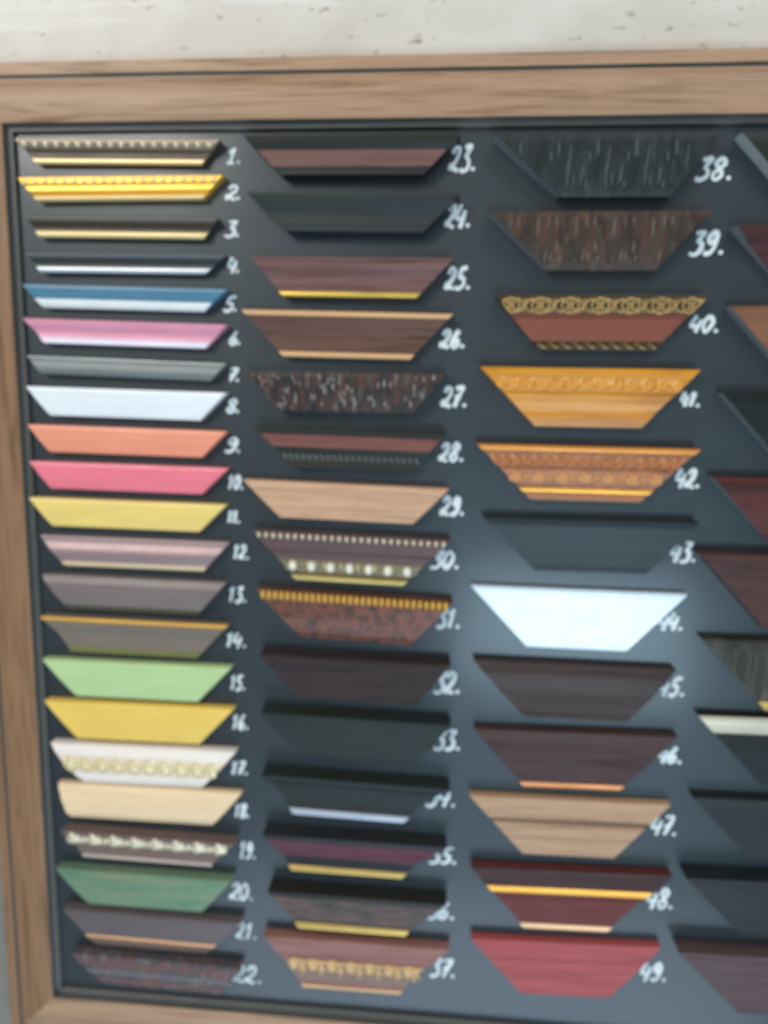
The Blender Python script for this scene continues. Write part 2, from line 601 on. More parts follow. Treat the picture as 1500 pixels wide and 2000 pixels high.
SAMPLES = {  # number: (u, v, tilt deg, length, width, left inset, right inset, outer depth, inner depth), mm
    1: (-344.6, -257.2, 0.85, 216.9, 22.8, 19.9, 20.4, 14, 9),
    2: (-343.4, -221.7, -0.27, 219.6, 23.1, 18.6, 23.2, 14, 9),
    3: (-343.7, -180.8, 0.71, 208.3, 19.9, 14.2, 16.6, 13, 9),
    4: (-340.2, -143.9, 0.48, 216.3, 18.6, 13.8, 23.3, 13, 9),
    5: (-342.5, -111.0, 1.09, 223.6, 23.1, 20.8, 26.3, 14, 9),
    6: (-343.6, -75.0, 1.31, 223.5, 25.0, 21.0, 24.7, 14, 9),
    7: (-343.9, -35.2, 1.55, 220.6, 18.9, 14.5, 17.8, 14, 10),
    8: (-345.3, -3.5, 0.95, 222.9, 30.9, 25.1, 29.7, 13, 10),
    9: (-345.8, 38.0, 0.88, 223.5, 29.6, 23.0, 28.8, 13, 10),
    10: (-345.3, 78.2, 0.67, 224.6, 30.0, 22.4, 30.9, 13, 10),
    11: (-348.3, 118.8, 0.61, 224.7, 31.7, 24.9, 31.8, 13, 10),
    12: (-343.3, 161.7, 0.46, 218.3, 33.6, 28.7, 29.8, 14, 9),
    13: (-344.3, 206.7, 0.62, 213.0, 39.9, 28.9, 34.2, 14, 9),
    14: (-344.6, 255.2, 0.48, 217.9, 42.2, 33.3, 38.1, 14, 9),
    15: (-344.5, 306.2, 0.03, 222.6, 44.2, 38.0, 41.2, 13, 10),
    16: (-343.6, 356.2, -0.24, 225.2, 46.2, 36.9, 43.0, 13, 10),
    17: (-340.4, 408.0, -0.30, 222.6, 49.1, 36.6, 43.1, 14, 10),
    18: (-335.5, 460.4, -0.05, 222.8, 43.3, 12.1, 36.6, 13, 10),
    19: (-336.1, 518.3, 0.74, 211.1, 37.1, 23.9, 32.5, 19, 10),
    20: (-344.6, 569.6, 0.26, 216.7, 47.3, 39.0, 38.8, 15, 11),
    21: (-336.0, 624.1, 0.49, 220.3, 48.2, 39.0, 46.0, 15, 10),
    22: (-333.5, 684.4, 0.99, 213.0, 41.4, 41.1, 27.5, 14, 11),
    23: (-100.9, -256.5, 0.24, 217.4, 36.8, 38.4, 36.2, 24, 17),
    24: (-99.3, -201.3, 0.68, 214.7, 36.2, 40.7, 35.4, 24, 17),
    25: (-100.2, -139.9, 0.47, 208.1, 38.7, 33.3, 36.7, 20, 13),
    26: (-104.8, -86.0, 0.80, 219.7, 46.2, 43.3, 42.6, 16, 11),
    27: (-104.8, -24.4, -0.05, 210.5, 41.3, 34.1, 34.2, 20, 15),
    28: (-99.6, 35.2, 1.13, 203.7, 43.2, 39.8, 37.0, 24, 14),
    29: (-104.4, 93.5, 1.24, 222.1, 40.1, 40.8, 37.0, 16, 12),
    30: (-97.6, 149.0, 1.34, 215.0, 54.6, 48.5, 50.2, 19, 10),
    31: (-93.9, 215.6, 1.78, 216.0, 53.6, 51.7, 44.2, 19, 12),
    32: (-92.0, 286.6, 0.87, 211.8, 51.0, 46.5, 36.3, 24, 17),
    33: (-90.7, 355.3, 1.01, 213.4, 52.3, 47.3, 36.6, 24, 17),
    34: (-90.1, 431.5, 1.33, 214.6, 51.0, 37.6, 51.9, 22, 12),
    35: (-90.6, 503.6, 0.55, 212.6, 49.8, 34.3, 52.1, 22, 12),
    36: (-86.7, 574.6, 0.49, 209.0, 53.1, 36.4, 49.1, 23, 12),
    37: (-87.8, 639.3, 0.01, 222.1, 69.0, 49.2, 59.1, 14, 9),
    38: (148.8, -254.9, 0.14, 216.7, 57.4, 65.2, 44.1, 24, 16),
    39: (145.0, -182.8, -0.07, 212.4, 54.6, 60.1, 47.2, 24, 16),
    40: (152.3, -103.8, -0.17, 209.2, 53.8, 46.8, 47.5, 19, 11),
    41: (145.2, -32.2, 0.06, 220.6, 59.9, 59.2, 53.7, 18, 12),
    42: (147.7, 47.5, 0.24, 226.3, 57.6, 59.0, 55.6, 18, 12),
    43: (155.5, 124.1, -0.29, 222.6, 57.4, 56.7, 49.7, 18, 12),
    44: (148.0, 202.0, 0.40, 228.9, 66.5, 64.1, 59.5, 10, 9),
    45: (147.7, 285.1, 0.41, 217.3, 63.9, 59.4, 48.4, 14, 10),
    46: (153.0, 363.0, -0.81, 221.2, 70.2, 60.1, 61.8, 14, 10),
    47: (151.0, 443.9, -0.58, 222.0, 70.1, 62.9, 57.9, 12, 9),
    48: (157.0, 529.7, -1.22, 224.7, 79.2, 64.5, 70.8, 14, 9),
    49: (156.2, 622.0, -1.55, 216.8, 70.9, 60.7, 57.2, 12, 9),
    50: (387.4, -257.3, -1.08, 224.0, 68.0, 63.2, 63.2, 19, 14),
    51: (389.1, -172.3, -1.05, 224.0, 68.0, 63.2, 63.2, 19, 13),
    52: (390.6, -95.7, -0.81, 224.0, 68.0, 63.2, 63.2, 18, 13),
    53: (390.3, -10.0, -0.46, 224.0, 68.0, 63.2, 63.2, 18, 13),
    54: (387.8, 75.6, -0.18, 224.0, 66.0, 61.4, 61.4, 18, 13),
    55: (380.5, 155.4, -0.11, 224.0, 80.0, 74.4, 74.4, 22, 14),
    56: (392.2, 248.8, -0.28, 224.0, 80.0, 74.4, 74.4, 14, 10),
    57: (395.9, 335.6, -0.61, 224.0, 78.0, 72.5, 72.5, 14, 10),
    58: (396.2, 429.2, -0.94, 224.0, 78.0, 72.5, 72.5, 14, 10),
    59: (392.9, 519.9, -1.10, 224.0, 76.0, 70.7, 70.7, 24, 14),
    60: (392.0, 612.4, -1.01, 224.0, 80.0, 74.4, 74.4, 24, 14),
}
NUMBERS = {  # number: (u, v of lower left, width, height, tilt deg), mm
    1: (-236.0, -235.2, 17.9, 17.0, 0.44),
    2: (-236.6, -199.9, 18.0, 16.2, 0.24),
    3: (-238.4, -162.5, 18.1, 18.0, 0.03),
    4: (-236.2, -126.1, 15.5, 18.3, -0.18),
    5: (-240.8, -86.5, 16.7, 17.0, -0.41),
    6: (-235.8, -51.7, 15.2, 16.1, -0.60),
    7: (-238.2, -12.6, 15.8, 16.4, -0.83),
    8: (-240.5, 21.0, 17.7, 17.1, -1.02),
    9: (-242.4, 64.0, 20.1, 18.5, -1.26),
    10: (-239.0, 104.8, 20.2, 18.2, -1.50),
    11: (-239.7, 142.8, 16.3, 16.2, -1.71),
    12: (-234.5, 183.5, 21.1, 18.2, -1.95),
    13: (-240.6, 233.6, 23.1, 19.1, -2.23),
    14: (-244.5, 287.1, 26.3, 19.5, -2.54),
    15: (-239.9, 338.1, 19.9, 19.2, -2.83),
    16: (-238.9, 386.4, 22.5, 20.2, -3.10),
    17: (-241.0, 442.8, 22.8, 18.1, -3.42),
    18: (-237.6, 497.3, 20.5, 19.0, -3.73),
    19: (-232.1, 550.1, 21.9, 23.4, -4.04),
    20: (-243.7, 605.1, 29.8, 23.9, -4.34),
    21: (-236.8, 656.9, 26.8, 22.9, -4.64),
    22: (-242.2, 717.1, 38.1, 24.8, -4.98),
    23: (-3.8, -226.0, 28.4, 26.4, 0.40),
    24: (-6.4, -171.4, 27.7, 26.0, 0.08),
    25: (-4.6, -109.9, 28.0, 24.6, -0.28),
    26: (-8.3, -50.5, 27.9, 21.0, -0.63),
    27: (-5.0, 10.8, 28.7, 23.6, -0.98),
    28: (-6.2, 68.7, 28.5, 22.0, -1.32),
    29: (-2.9, 127.2, 27.7, 23.0, -1.67),
    30: (-12.5, 186.9, 33.7, 23.0, -2.01),
    31: (-4.0, 254.4, 28.4, 24.7, -2.41),
    32: (-4.8, 330.7, 31.7, 27.8, -2.85),
    33: (-3.1, 398.4, 32.1, 26.1, -3.25),
    34: (-10.7, 468.4, 36.7, 26.7, -3.65),
    35: (-4.8, 540.6, 34.1, 23.5, -4.07),
    36: (-6.0, 612.5, 35.2, 24.8, -4.49),
    37: (0.2, 689.0, 32.0, 26.1, -4.94),
    38: (239.5, -215.7, 36.9, 23.1, 0.35),
    39: (239.0, -145.0, 35.9, 24.7, -0.08),
    40: (244.8, -68.6, 31.4, 19.9, -0.53),
    41: (241.3, 6.6, 22.2, 17.9, -0.98),
    42: (242.4, 91.1, 27.7, 23.3, -1.49),
    43: (242.9, 170.7, 29.2, 24.0, -1.97),
    44: (235.9, 246.7, 28.6, 23.6, -2.42),
    45: (241.2, 321.4, 30.7, 23.1, -2.87),
    46: (246.2, 400.7, 28.9, 23.1, -3.35),
    47: (245.6, 487.8, 29.9, 26.3, -3.87),
    48: (246.1, 578.9, 32.2, 27.2, -4.41),
    49: (245.4, 672.6, 32.2, 26.1, -4.97),
}


# ---------------------------------------------------------------- the wall behind
def structure(o):
    o['kind'] = 'structure'
    return o


bm = bmesh.new()
box(bm, -2.2, 2.2, 0.0165, 0.15, EYE - 0.10, EYE + 1.6)
structure(link('stone_wall', bm, stone()))
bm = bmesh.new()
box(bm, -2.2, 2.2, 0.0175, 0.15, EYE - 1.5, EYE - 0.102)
structure(link('shaded_wall', bm, paint('wall shade grey', (128, 126, 120), .7, .3)))  # lower wall added in grey, standing in for shade on the stone wall

# ---------------------------------------------------------------- the display board
U0, U1, V0, V1 = -466, 560, -274, 747            # inner edge of the wooden frame, mm
FW, FT = 59, 14                                  # frame width, height above the panel
board = bpy.data.objects.new('display_board', None)
C.objects.link(board)
board.location = W((U0 + U1) / 2, V1 + FW, 0)
board['label'] = 'large dark board with white handwritten numbers in a grooved walnut frame, on the stone wall'
board['category'] = 'display board'


def on_board(o):
    o.parent = board
    o.matrix_parent_inverse = Matrix.Translation(-board.location)
    return o


bm = bmesh.new()
cu, cv = (U0 + U1) / 2, (V0 + V1) / 2
hw, hh = (U1 - U0) / 2 + 4, (V1 - V0) / 2 + 4
box(bm, -hw * MM, hw * MM, 0, 0.008, -hh * MM, hh * MM)
charcoal, nt, bs = new_mat('charcoal board')
dust = noise(nt, coords(nt, (5, 5, 5)), 1.0, 4, .6)
nt.links.new(ramp(nt, dust, [(.3, alb((42, 47, 51))), (.7, alb((46, 51, 55)))]), bs.inputs['Base Color'])
nt.links.new(ramp(nt, dust, [(.3, (.49, .49, .49, 1)), (.7, (.53, .53, .53, 1))]), bs.inputs['Roughness'])
bs.inputs['Specular IOR Level'].default_value = .7
bs.inputs['Specular Tint'].default_value = (.82, .93, 1, 1)
bs.inputs['Coat Weight'].default_value = .42
bs.inputs['Coat Roughness'].default_value = .18
bump(nt, bs, noise(nt, coords(nt, (900, 900, 900)), 1.0, 2), .10, .0003)
o = on_board(link('back_panel', bm, charcoal))
o.location = W(cu, cv)

walnut_h = wood('walnut across', (176, 144, 118), (140, 109, 86), .42, .3, .86, 'X')
walnut_v = wood('walnut upright', (152, 119, 94), (110, 82, 62), .44, .3, .82, 'Z')  # same walnut as the lit top rail, dimmer light put into its colour
black = paint('black lacquer', (104, 104, 100), .38, .5)
# frame section: (distance from the inner edge, height), outer lip, black groove, broad flat with eased edges
SEC = [(59, -16), (59, 10.5), (57.8, 12), (47.5, 12.6), (46.2, 12.2), (45.6, 8.8), (42.4, 8.8), (41.8, 13.2), (40.4, 14), (20, 14.2), (1.2, 14), (0, 13.2)]
INN = [(0, 13.2), (-.2, 6.2), (-5.5, 5.2), (-6.2, 4.4), (-6.2, .2), (2, .2)]


def rail(name, side, mat):
    """one mitred side of the frame; material 1 is the black groove"""
    bm = bmesh.new()
    A, B = [], []
    for d, z in SEC + [(0, -16)]:
        if side in 'tb':
            v = V0 - d if side == 't' else V1 + d
            a, b = W(U0 - d, v, z), W(U1 + d, v, z)
        else:
            u = U0 - d if side == 'l' else U1 + d
            a, b = W(u, V0 - d, z), W(u, V1 + d, z)
        A.append(bm.verts.new(a))
        B.append(bm.verts.new(b))
    n = len(A)
    for i in range(n):
        k = (i + 1) % n
        bm.faces.new((A[i], A[k], B[k], B[i])).material_index = 1 if 4 <= i <= 6 else 0
    bm.faces.new(A)
    bm.faces.new(B)
    mid = sum((x.co for x in A + B), Vector()) / (2 * n)
    bmesh.ops.translate(bm, verts=bm.verts, vec=-mid)
    o = on_board(link(name, bm, [mat, black]))
    o.location = mid
    return o


for side, mat in (('t', walnut_h), ('l', walnut_v), ('b', walnut_h), ('r', walnut_v)):
    rail('frame_rail', side, mat)

bm = bmesh.new()
rings = []
for (u, v, su, sv) in ((U0, V0, -1, -1), (U1, V0, 1, -1), (U1, V1, 1, 1), (U0, V1, -1, 1)):
    rings.append([bm.verts.new(W(u + su * d, v + sv * d, z)) for d, z in INN])
for i in range(4):
    a, b = rings[i], rings[(i + 1) % 4]
    for k in range(len(INN) - 1):
        bm.faces.new((a[k], a[k + 1], b[k + 1], b[k]))
on_board(link('black_liner', bm, paint('liner black', (88, 88, 86), .40, .8)))

chalk = paint('white paint marker', (216, 225, 226), .6, .3, 1.0, .06)
for num, (u, v, w, h, tilt) in NUMBERS.items():
    txt = str(num)
    bm = bmesh.new()
    rnd = random.Random(num * 31)
    small = num < 23
    r = (1.75 if small else 2.3) * rnd.uniform(.92, 1.08)
    dotw = .13
    cw = (1 - dotw) / len(txt)
    ct, st = math.cos(math.radians(tilt)), math.sin(math.radians(tilt))

    def put(x, y):
        X, Y = r + x * (w - 2 * r), r + y * (h - 2 * r)
        return Vector((X * ct - Y * st * 0, -.15 * MM / MM, Y)) * MM
    for k, ch in enumerate(txt):
        ox = k * cw + (.10 if len(txt) == 1 else 0)
        for pl in DIGITS[ch]:
            pts = [put(ox + (x * .94 + .30 * y - .10) * cw * 1.10 + rnd.uniform(-.014, .014), y * 1.06 - .03 + rnd.uniform(-.03, .03)) for x, y in pl]
            pts = catmull([tuple(p) for p in pts], 6) if len(pts) > 2 else pts
            wob = rnd.uniform(0, 6)
            tube(bm, pts, lambda q, wob=wob: r * (.84 + .16 * math.sin(q * 7 + wob)) * MM, .22, 8)
    if num == 1:
        tube(bm, [put(.1, 0), put(.62, 0)], r * .75 * MM, .22, 8)
    blob(bm, put(.95, .05), r * 1.0 * MM, r * .25 * MM, r * .95 * MM)
    o = on_board(link('painted_number', bm, chalk))
    o.location = W(u, v)
    o['label'] = 'white handwritten number %d with a dot after it' % num


# ---------------------------------------------------------------- the samples
FLAT = [(0, 0), (1, 0)]
COVE = [(0, 0), (.18, 0), (.5, -3.0), (.85, -1.0), (1, 0)]
ROUND = [(0, -1.5), (.22, 2.6), (.5, 3.6), (.8, 2.2), (1, -1.5)]
SOFT = [(0, -.6), (.15, .6), (.5, 1.2), (.85, .6), (1, -.6)]
STEP = [(0, 0), (.34, 0), (.42, -3.5), (.84, -3.0), (.9, 0), (1, 0)]
OGEE = [(0, 0), (.3, 0), (.36, -2.4), (.6, -.4), (.76, -3.2), (.8, 0), (1, 0)]
TALL = [(0, 0), (.10, .5), (.26, -6.5), (.62, -7), (.85, -2), (1, 0)]

gold = paint('bright gold leaf', (246, 192, 86), .36, .5, 1.0, .1, .45)
deepgold = metal('deep gold leaf', (222, 160, 60), .30)
palegold = paint('pale gold leaf', (250, 226, 168), .40, .5, 1.0, .06, .4)
champagne = paint('champagne leaf', (226, 212, 184), .32, .5, 1.0, .12, .6)
silver = paint('silver leaf', (240, 245, 250), .36, .5, 1.2, .05, .6)
oldsilver = paint('old silver', (184, 190, 204), .36, .5, 1.0, .08, .5)
copper = metal('copper gilt', (190, 128, 88), .4)
tan = paint('tan lacquer', (212, 168, 122), .38)
bronze = paint('tarnished silver', (150, 138, 122), .4, .5, 1.0, .1, .5)
blackm = paint('satin black', (52, 54, 54), .45, .3)
jet = paint('jet black', (42, 46, 48), .45, .3)
raw = paint('raw cut end', (112, 120, 123), .7, .3)
GROUP = 'mitred moulding samples glued to the board'


def sample(n, label, shape, mat, end=None, under=0.0, parts=()):
    s = Sample(SAMPLES[n], shape)
    o = s.body('moulding_sample', mat, end or mat, under)
    o['label'] = label
    o['category'] = 'moulding sample'
    o['group'] = GROUP
    for kind, *a in parts:
        getattr(s, kind)(*a) if not isinstance(a[-1], dict) else getattr(s, kind)(*a[:-1], **a[-1])
    return s


dark = lambda nm, rgb, ro=.38, **k: paint(nm, rgb, ro, .5 if max(rgb) > 140 else .28, **k)
# --- first column
sample(1, 'narrow dark brown moulding with beaded silver edge and pale gold lip, topmost in first column', COVE, dark('umber', (84, 74, 64)), parts=[
    ('band', 'beaded_edge', 0, .42, bronze, 'bead', .8), ('pearls', 'bead_row', champagne, .06, .38, 18, 3.4), ('band', 'gilt_lip', .78, 1, palegold, 'bead', 2.0)])
sample(2, 'bright all-gold moulding with fluted top edge beside painted number 2', [(0, -2), (.3, 0), (.36, -1.2), (.6, .2), (.76, -1.6), (.82, 0), (1, 0)], gold, parts=[
    ('rope', 'fluted_edge', paint('fluting gold', (248, 214, 150), .36, .5, 1.0, .1, .4), .05, .33, 10.8, -.2, .3), ('band', 'gilt_lip', .82, 1, palegold, 'bead', 1.6)])
sample(3, 'slim black moulding with pale gold lip, right below the all-gold one', COVE, dark('brown black', (72, 66, 60)), parts=[
    ('band', 'outer_bead', 0, .24, dark('grey bead', (100, 96, 92)), 'bead', 1.0), ('band', 'gilt_lip', .66, 1, palegold, 'bead', 2.0)])
sample(4, 'slim charcoal moulding with bright silver lip beside painted number 4', COVE, dark('slate black', (64, 68, 70)), parts=[
    ('band', 'outer_bead', 0, .24, dark('slate bead', (92, 98, 102)), 'bead', 1.0), ('band', 'silver_lip', .66, 1, silver, 'bead', 2.0)])
sample(5, 'steel blue moulding with white lip', SOFT, dark('steel blue', (84, 126, 150), .3), parts=[
    ('band', 'white_lip', .62, 1, dark('ivory white', (222, 228, 226), .35), 'flat', 1.2)])
sample(6, 'candy pink moulding with thin white lip', COVE, dark('candy pink', (214, 146, 166), .35), parts=[
    ('band', 'white_lip', .74, 1, dark('lilac white', (228, 218, 230), .35), 'flat', 1.2)])
sample(7, 'brushed metallic grey moulding with no lip, between the pink and the white ones', [(0, -2.4), (.85, .5), (1, -.5)], paint('brushed pewter', (134, 140, 140), .38, .5, 1.0, .06, .6))
sample(8, 'plain flat white moulding in the first column, above the peach one', SOFT, dark('white lacquer', (236, 240, 242), .42))
sample(9, 'plain peach orange moulding', SOFT, dark('peach', (246, 158, 128), .42))
sample(10, 'plain coral pink moulding without lip', SOFT, dark('coral', (234, 124, 138), .40))
sample(11, 'plain pale yellow moulding between the coral and the silvery pink ones', SOFT, dark('straw yellow', (240, 210, 124), .42))
sample(12, 'silvery rose metallic moulding with thin tan lip', [(0, -5), (.58, .8), (.84, 0), (1, 0)], paint('rose silver', (164, 142, 142), .38, .5, 1.0, .06, .5), parts=[
    ('band', 'tan_lip', .84, 1, dark('sand lip', (206, 184, 152)), 'bead', 1.0)])
sample(13, 'plain mauve grey moulding beside painted number 13', ROUND, dark('mauve grey', (124, 113, 110), .35), parts=[
    ('band', 'olive_lip', .82, 1, dark('olive grey', (92, 90, 80)), 'bead', 1.0)])
sample(14, 'taupe moulding with thin gold line along the top edge, above the light green one', COVE, dark('taupe', (122, 112, 103), .38), parts=[
    ('band', 'gilt_edge', 0, .12, paint('line gold', (204, 158, 84), .36, .5, 1.0, .08, .3), 'bead', 1.6), ('band', 'olive_lip', .82, 1, dark('moss lip', (112, 114, 76)), 'bead', 1.2)])
sample(15, 'plain light apple green moulding', SOFT, dark('apple green', (176, 200, 144), .42))
sample(16, 'plain warm yellow moulding right below the apple green one', SOFT, dark('warm yellow', (240, 201, 102), .42))
sample(17, 'cream moulding carved with pale gold leaves', ROUND, dark('cream', (228, 218, 208), .42), parts=[
    ('band', 'carved_ground', .24, .74, dark('rubbed cream', (222, 202, 180), .42), 'flat', .4),
    ('leaves', 'carved_leaves', paint('gilded cream', (246, 226, 178), .26, .8, 1.0, .1, .35), .26, .70, 19, {'fat': 1.35})])
sample(18, 'smooth rounded beige moulding', [(0, -4), (.2, -.5), (.5, 2), (.8, 2), (1, -1.5)], dark('beige', (226, 198, 160), .42))
sample(19, 'brown moulding with silver leaf carving along the top and a beaded lip', COVE, dark('fawn brown', (116, 100, 95), .4), dark('outer brown', (78, 70, 64)), parts=[
    ('leaves', 'silver_leaves', champagne, .00, .50, 27, {'fat': 1.2}), ('rope', 'slanting_ribs', champagne, .04, .42, 9, -.55, .16), ('pearls', 'beaded_lip', paint('rose bead', (206, 188, 174), .36), .84, .99, 48, 1.7)])
sample(20, 'mossy green moulding with wood grain', SOFT, mottled('green stain', [(.28, (84, 108, 90)), (.45, (104, 132, 108)), (.58, (114, 136, 110)), (.68, (136, 132, 106)), (.8, (112, 136, 118))], (14, 120, 120), .42, 0, .4, 1.0, .2, 1.0))
sample(21, 'dark mauve brown moulding with one copper line, second from the bottom of the first column', SOFT, dark('mauve brown', (102, 93, 95), .4), parts=[
    ('band', 'copper_line', .68, .80, metal('copper line', (196, 154, 116), .38), 'bead', 1.1), ('band', 'brown_lip', .83, 1, dark('brown lip', (104, 84, 78)), 'flat', .6)])
sample(22, 'dark marbled moulding with red and silver flecks, lowest in the first column', SOFT,
       cells('tortoise', [(.25, (76, 78, 82)), (.45, (86, 84, 87)), (.58, (114, 84, 84)), (.68, (84, 84, 88)), (.82, (122, 120, 122))], (250, 100, 100), .42, -.75), parts=[
    ('rope', 'woven_flecks', dark('fleck red', (128, 94, 92), .45), .08, .36, 6.2, .85, .2), ('rope', 'woven_flecks', dark('fleck grey', (134, 130, 132), .45), .37, .64, 6.2, .85, .17), ('rope', 'woven_flecks', dark('fleck red', (128, 94, 92), .45), .65, .92, 6.2, .85, .2)])
# --- second column
sample(23, 'black moulding with a dull red brown middle, topmost in the second column', COVE, blackm, parts=[
    ('band', 'red_brown_band', .36, .80, wood('red brown veneer', (120, 92, 88), (106, 80, 76), .36), 'flat', .7)])
sample(24, 'plain matt black moulding beside painted number 24, hardly showing on the board', COVE, dark('matt black', (58, 62, 64), .5))
sample(25, 'red brown moulding with yellow gold lip beside painted number 25', COVE, wood('rosewood brown', (120, 94, 92), (102, 78, 75), .36), parts=[
    ('band', 'gilt_lip', .85, 1, metal('lemon gold', (214, 184, 96), .32), 'bead', 1.4)])
sample(26, 'dark brown moulding with tan lines along top and bottom edges', COVE, wood('walnut brown', (104, 82, 76), (84, 64, 58), .36), parts=[
    ('band', 'tan_edge', 0, .11, tan, 'bead', 1.5), ('band', 'tan_lip', .88, 1, tan, 'bead', 1.5)])
streak = cells('streaked red', [(.25, (54, 54, 56)), (.45, (62, 57, 56)), (.58, (92, 66, 62)), (.66, (64, 59, 58)), (.84, (104, 97, 94))], (230, 120, 70), .45)
sample(27, 'rough brown moulding scratched with dense upright silver strokes, below the one with tan lines', SOFT, streak, blackm, parts=[
    ('scratches', 'silver_strokes', dark('worn silver', (158, 148, 142), .45), 95, .02, .92, (.5, 1.0), .06, .20, .03)])
sample(28, 'black moulding with red brown band and a row of slanting ticks', TALL, blackm, parts=[
    ('band', 'red_brown_band', .14, .48, wood('mahogany band', (134, 90, 84), (114, 74, 70), .36), 'flat', .9), ('rope', 'slanting_ticks', dark('tick grey', (112, 120, 122), .35), .60, .84, 6.6, .55, .16)])
sample(29, 'plain light oak coloured moulding in the second column', SOFT, wood('light oak', (196, 158, 130), (184, 144, 116), .42))
sample(30, 'mauve brown moulding with a string of pale beads on top and champagne flowers', STEP, dark('plum brown', (102, 84, 84)), parts=[
    ('pearls', 'bead_string', champagne, .00, .13, 26, 2.2, 1.0), ('band', 'flower_ground', .54, .84, paint('antique champagne', (112, 104, 82), .42), 'flat', .6),
    ('flowers', 'leaf_ground', paint('dull champagne', (160, 150, 118), .38, .5, 1.0, .1, .3), .55, .84, 19.5), ('pearls', 'flower_row', paint('pearl white', (240, 234, 214), .26, .8), .57, .80, 7, 5.2, 1.6), ('band', 'gilt_lip', .84, 1, metal('straw gilt', (176, 158, 104), .36), 'bead', 1.4)])
redmarble = mottled('red marble', [(.32, (64, 56, 52)), (.45, (94, 66, 58)), (.56, (128, 78, 66)), (.66, (84, 66, 60)), (.8, (98, 78, 70))], (95, 120, 120), .38)
sample(31, 'mottled red moulding with a string of long gold beads on top', ROUND, redmarble, dark('dark end', (70, 64, 60)), parts=[
    ('pearls', 'gold_bead_string', paint('bead gold', (216, 168, 78), .36, .5, 1.0, .1, .35), -.02, .19, 30, 2.7, .6, 1.0)])
sample(32, 'plain very dark red brown moulding, below the one with long gold beads', SOFT, wood('dark wenge', (66, 59, 61), (58, 53, 55), .5, .15), dark('red edge', (84, 66, 68)))
sample(33, 'plain black moulding beside painted number 33, without any lip', SOFT, dark('green black', (52, 58, 59), .55))
sample(34, 'black moulding with one silver lip, low in the second column', TALL, dark('green black', (52, 58, 59), .55), parts=[
    ('band', 'silver_lip', .84, 1, oldsilver, 'bead', 2.0)])
sample(35, 'black moulding with wine red band and gold lip', TALL, dark('ink black', (54, 56, 60)), parts=[
    ('band', 'wine_red_band', .10, .66, wood('wine veneer', (104, 74, 84), (88, 60, 70), .36), 'flat', .8), ('band', 'gilt_lip', .84, 1, metal('aged gold', (190, 160, 98), .36), 'bead', 2.0)])
sample(36, 'dark mottled brown moulding with gold lip beside painted number 36', TALL, blackm, parts=[
    ('band', 'smoked_band', .13, .82, mottled('smoked brown', [(.3, (60, 58, 58)), (.5, (88, 76, 74)), (.66, (108, 84, 76)), (.8, (80, 72, 72))], (40, 90, 150), .38), 'flat', .6),
    ('band', 'gilt_lip', .84, 1, metal('aged gold', (190, 160, 98), .36), 'bead', 2.0)])
sample(37, 'red brown grained moulding with a garland of gold swags, lowest in the second column', STEP,
       wood('cherry stain', (142, 104, 98), (108, 76, 72), .38), parts=[
    ('band', 'brown_ground', .46, .88, dark('cocoa', (126, 104, 94)), 'flat', .6), ('garland', 'gold_swags', paint('swag gold', (212, 176, 128), .36, .5, 1.0, .12, .4), .42, .76, 25),
    ('band', 'gilt_lip', .92, 1, metal('rose gilt', (192, 154, 118), .36), 'bead', 1.4)])
# --- third column
FIG = [[(.08, -.6), (.06, .2)], [(.42, -.95), (.40, .9)], [(.62, -.5), (.60, .45)], [(.20, -.4), (.30, -.5), (.24, .3)], [(.78, -.8), (.76, -.2)], [(.9, .1), (.82, .3), (.80, .7)]]
sample(38, 'rough black moulding scored with upright scratches, topmost in the third column', SOFT,
       cells('burnt black', [(.25, (48, 52, 54)), (.5, (53, 57, 59)), (.72, (58, 62, 64)), (.88, (70, 75, 77))], (190, 60, 45), .45), raw, 0.0, parts=[
    ('scratches', 'scratch_pattern', dark('scratch grey', (108, 116, 118), .45), 8, .02, .86, (.3, .6), .10, .50, .03, {'cell': 37})])
sample(39, 'rough dark brown moulding scored with upright pale scratches, right below the black one', SOFT,
       cells('burnt brown', [(.25, (64, 56, 53)), (.48, (70, 61, 57)), (.6, (90, 67, 59)), (.7, (72, 63, 58)), (.88, (88, 79, 74))], (150, 60, 50), .45), raw, 0.0, parts=[
    ('scratches', 'scratch_pattern', dark('scratch sand', (136, 124, 118), .45), 9, .02, .86, (.3, .6), .10, .46, .03, {'cell': 37})])
sample(40, 'red brown moulding with gold scrollwork on black along the top and a gold vine lip', STEP, dark('chestnut', (130, 80, 68), .34), dark('umber', (84, 74, 64)), parts=[
    ('band', 'black_ground', 0, .36, dark('scroll ground', (66, 58, 48)), 'flat', .6), ('vine', 'gold_scrollwork', paint('scroll gold', (188, 154, 98), .36, .5, 1.0, .18, .4), .03, .34, 28, {'r': .9}),
    ('band', 'lip_ground', .82, 1, dark('scroll ground', (66, 58, 48)), 'flat', .8), ('strokes', 'gold_vine_lip', paint('vine gold', (168, 136, 90), .40, .5, 1.0, .1, .4), .82, 1, 12, [[(.0, .6), (.3, -.6), (.6, .5), (1, -.4)], [(.1, -.3), (.5, .1), (.9, .6)]], {'r': 1.0})])
LEAF = [[(.10, .8), (.16, 0), (.10, -.8)], [(.10, 0), (.26, -.7), (.36, -.2), (.30, .7)], [(.42, -.7), (.6, 0), (.8, .8)], [(.46, .7), (.62, 0), (.78, -.7)], [(.55, -.75), (.72, -.1), (.92, .6)]]
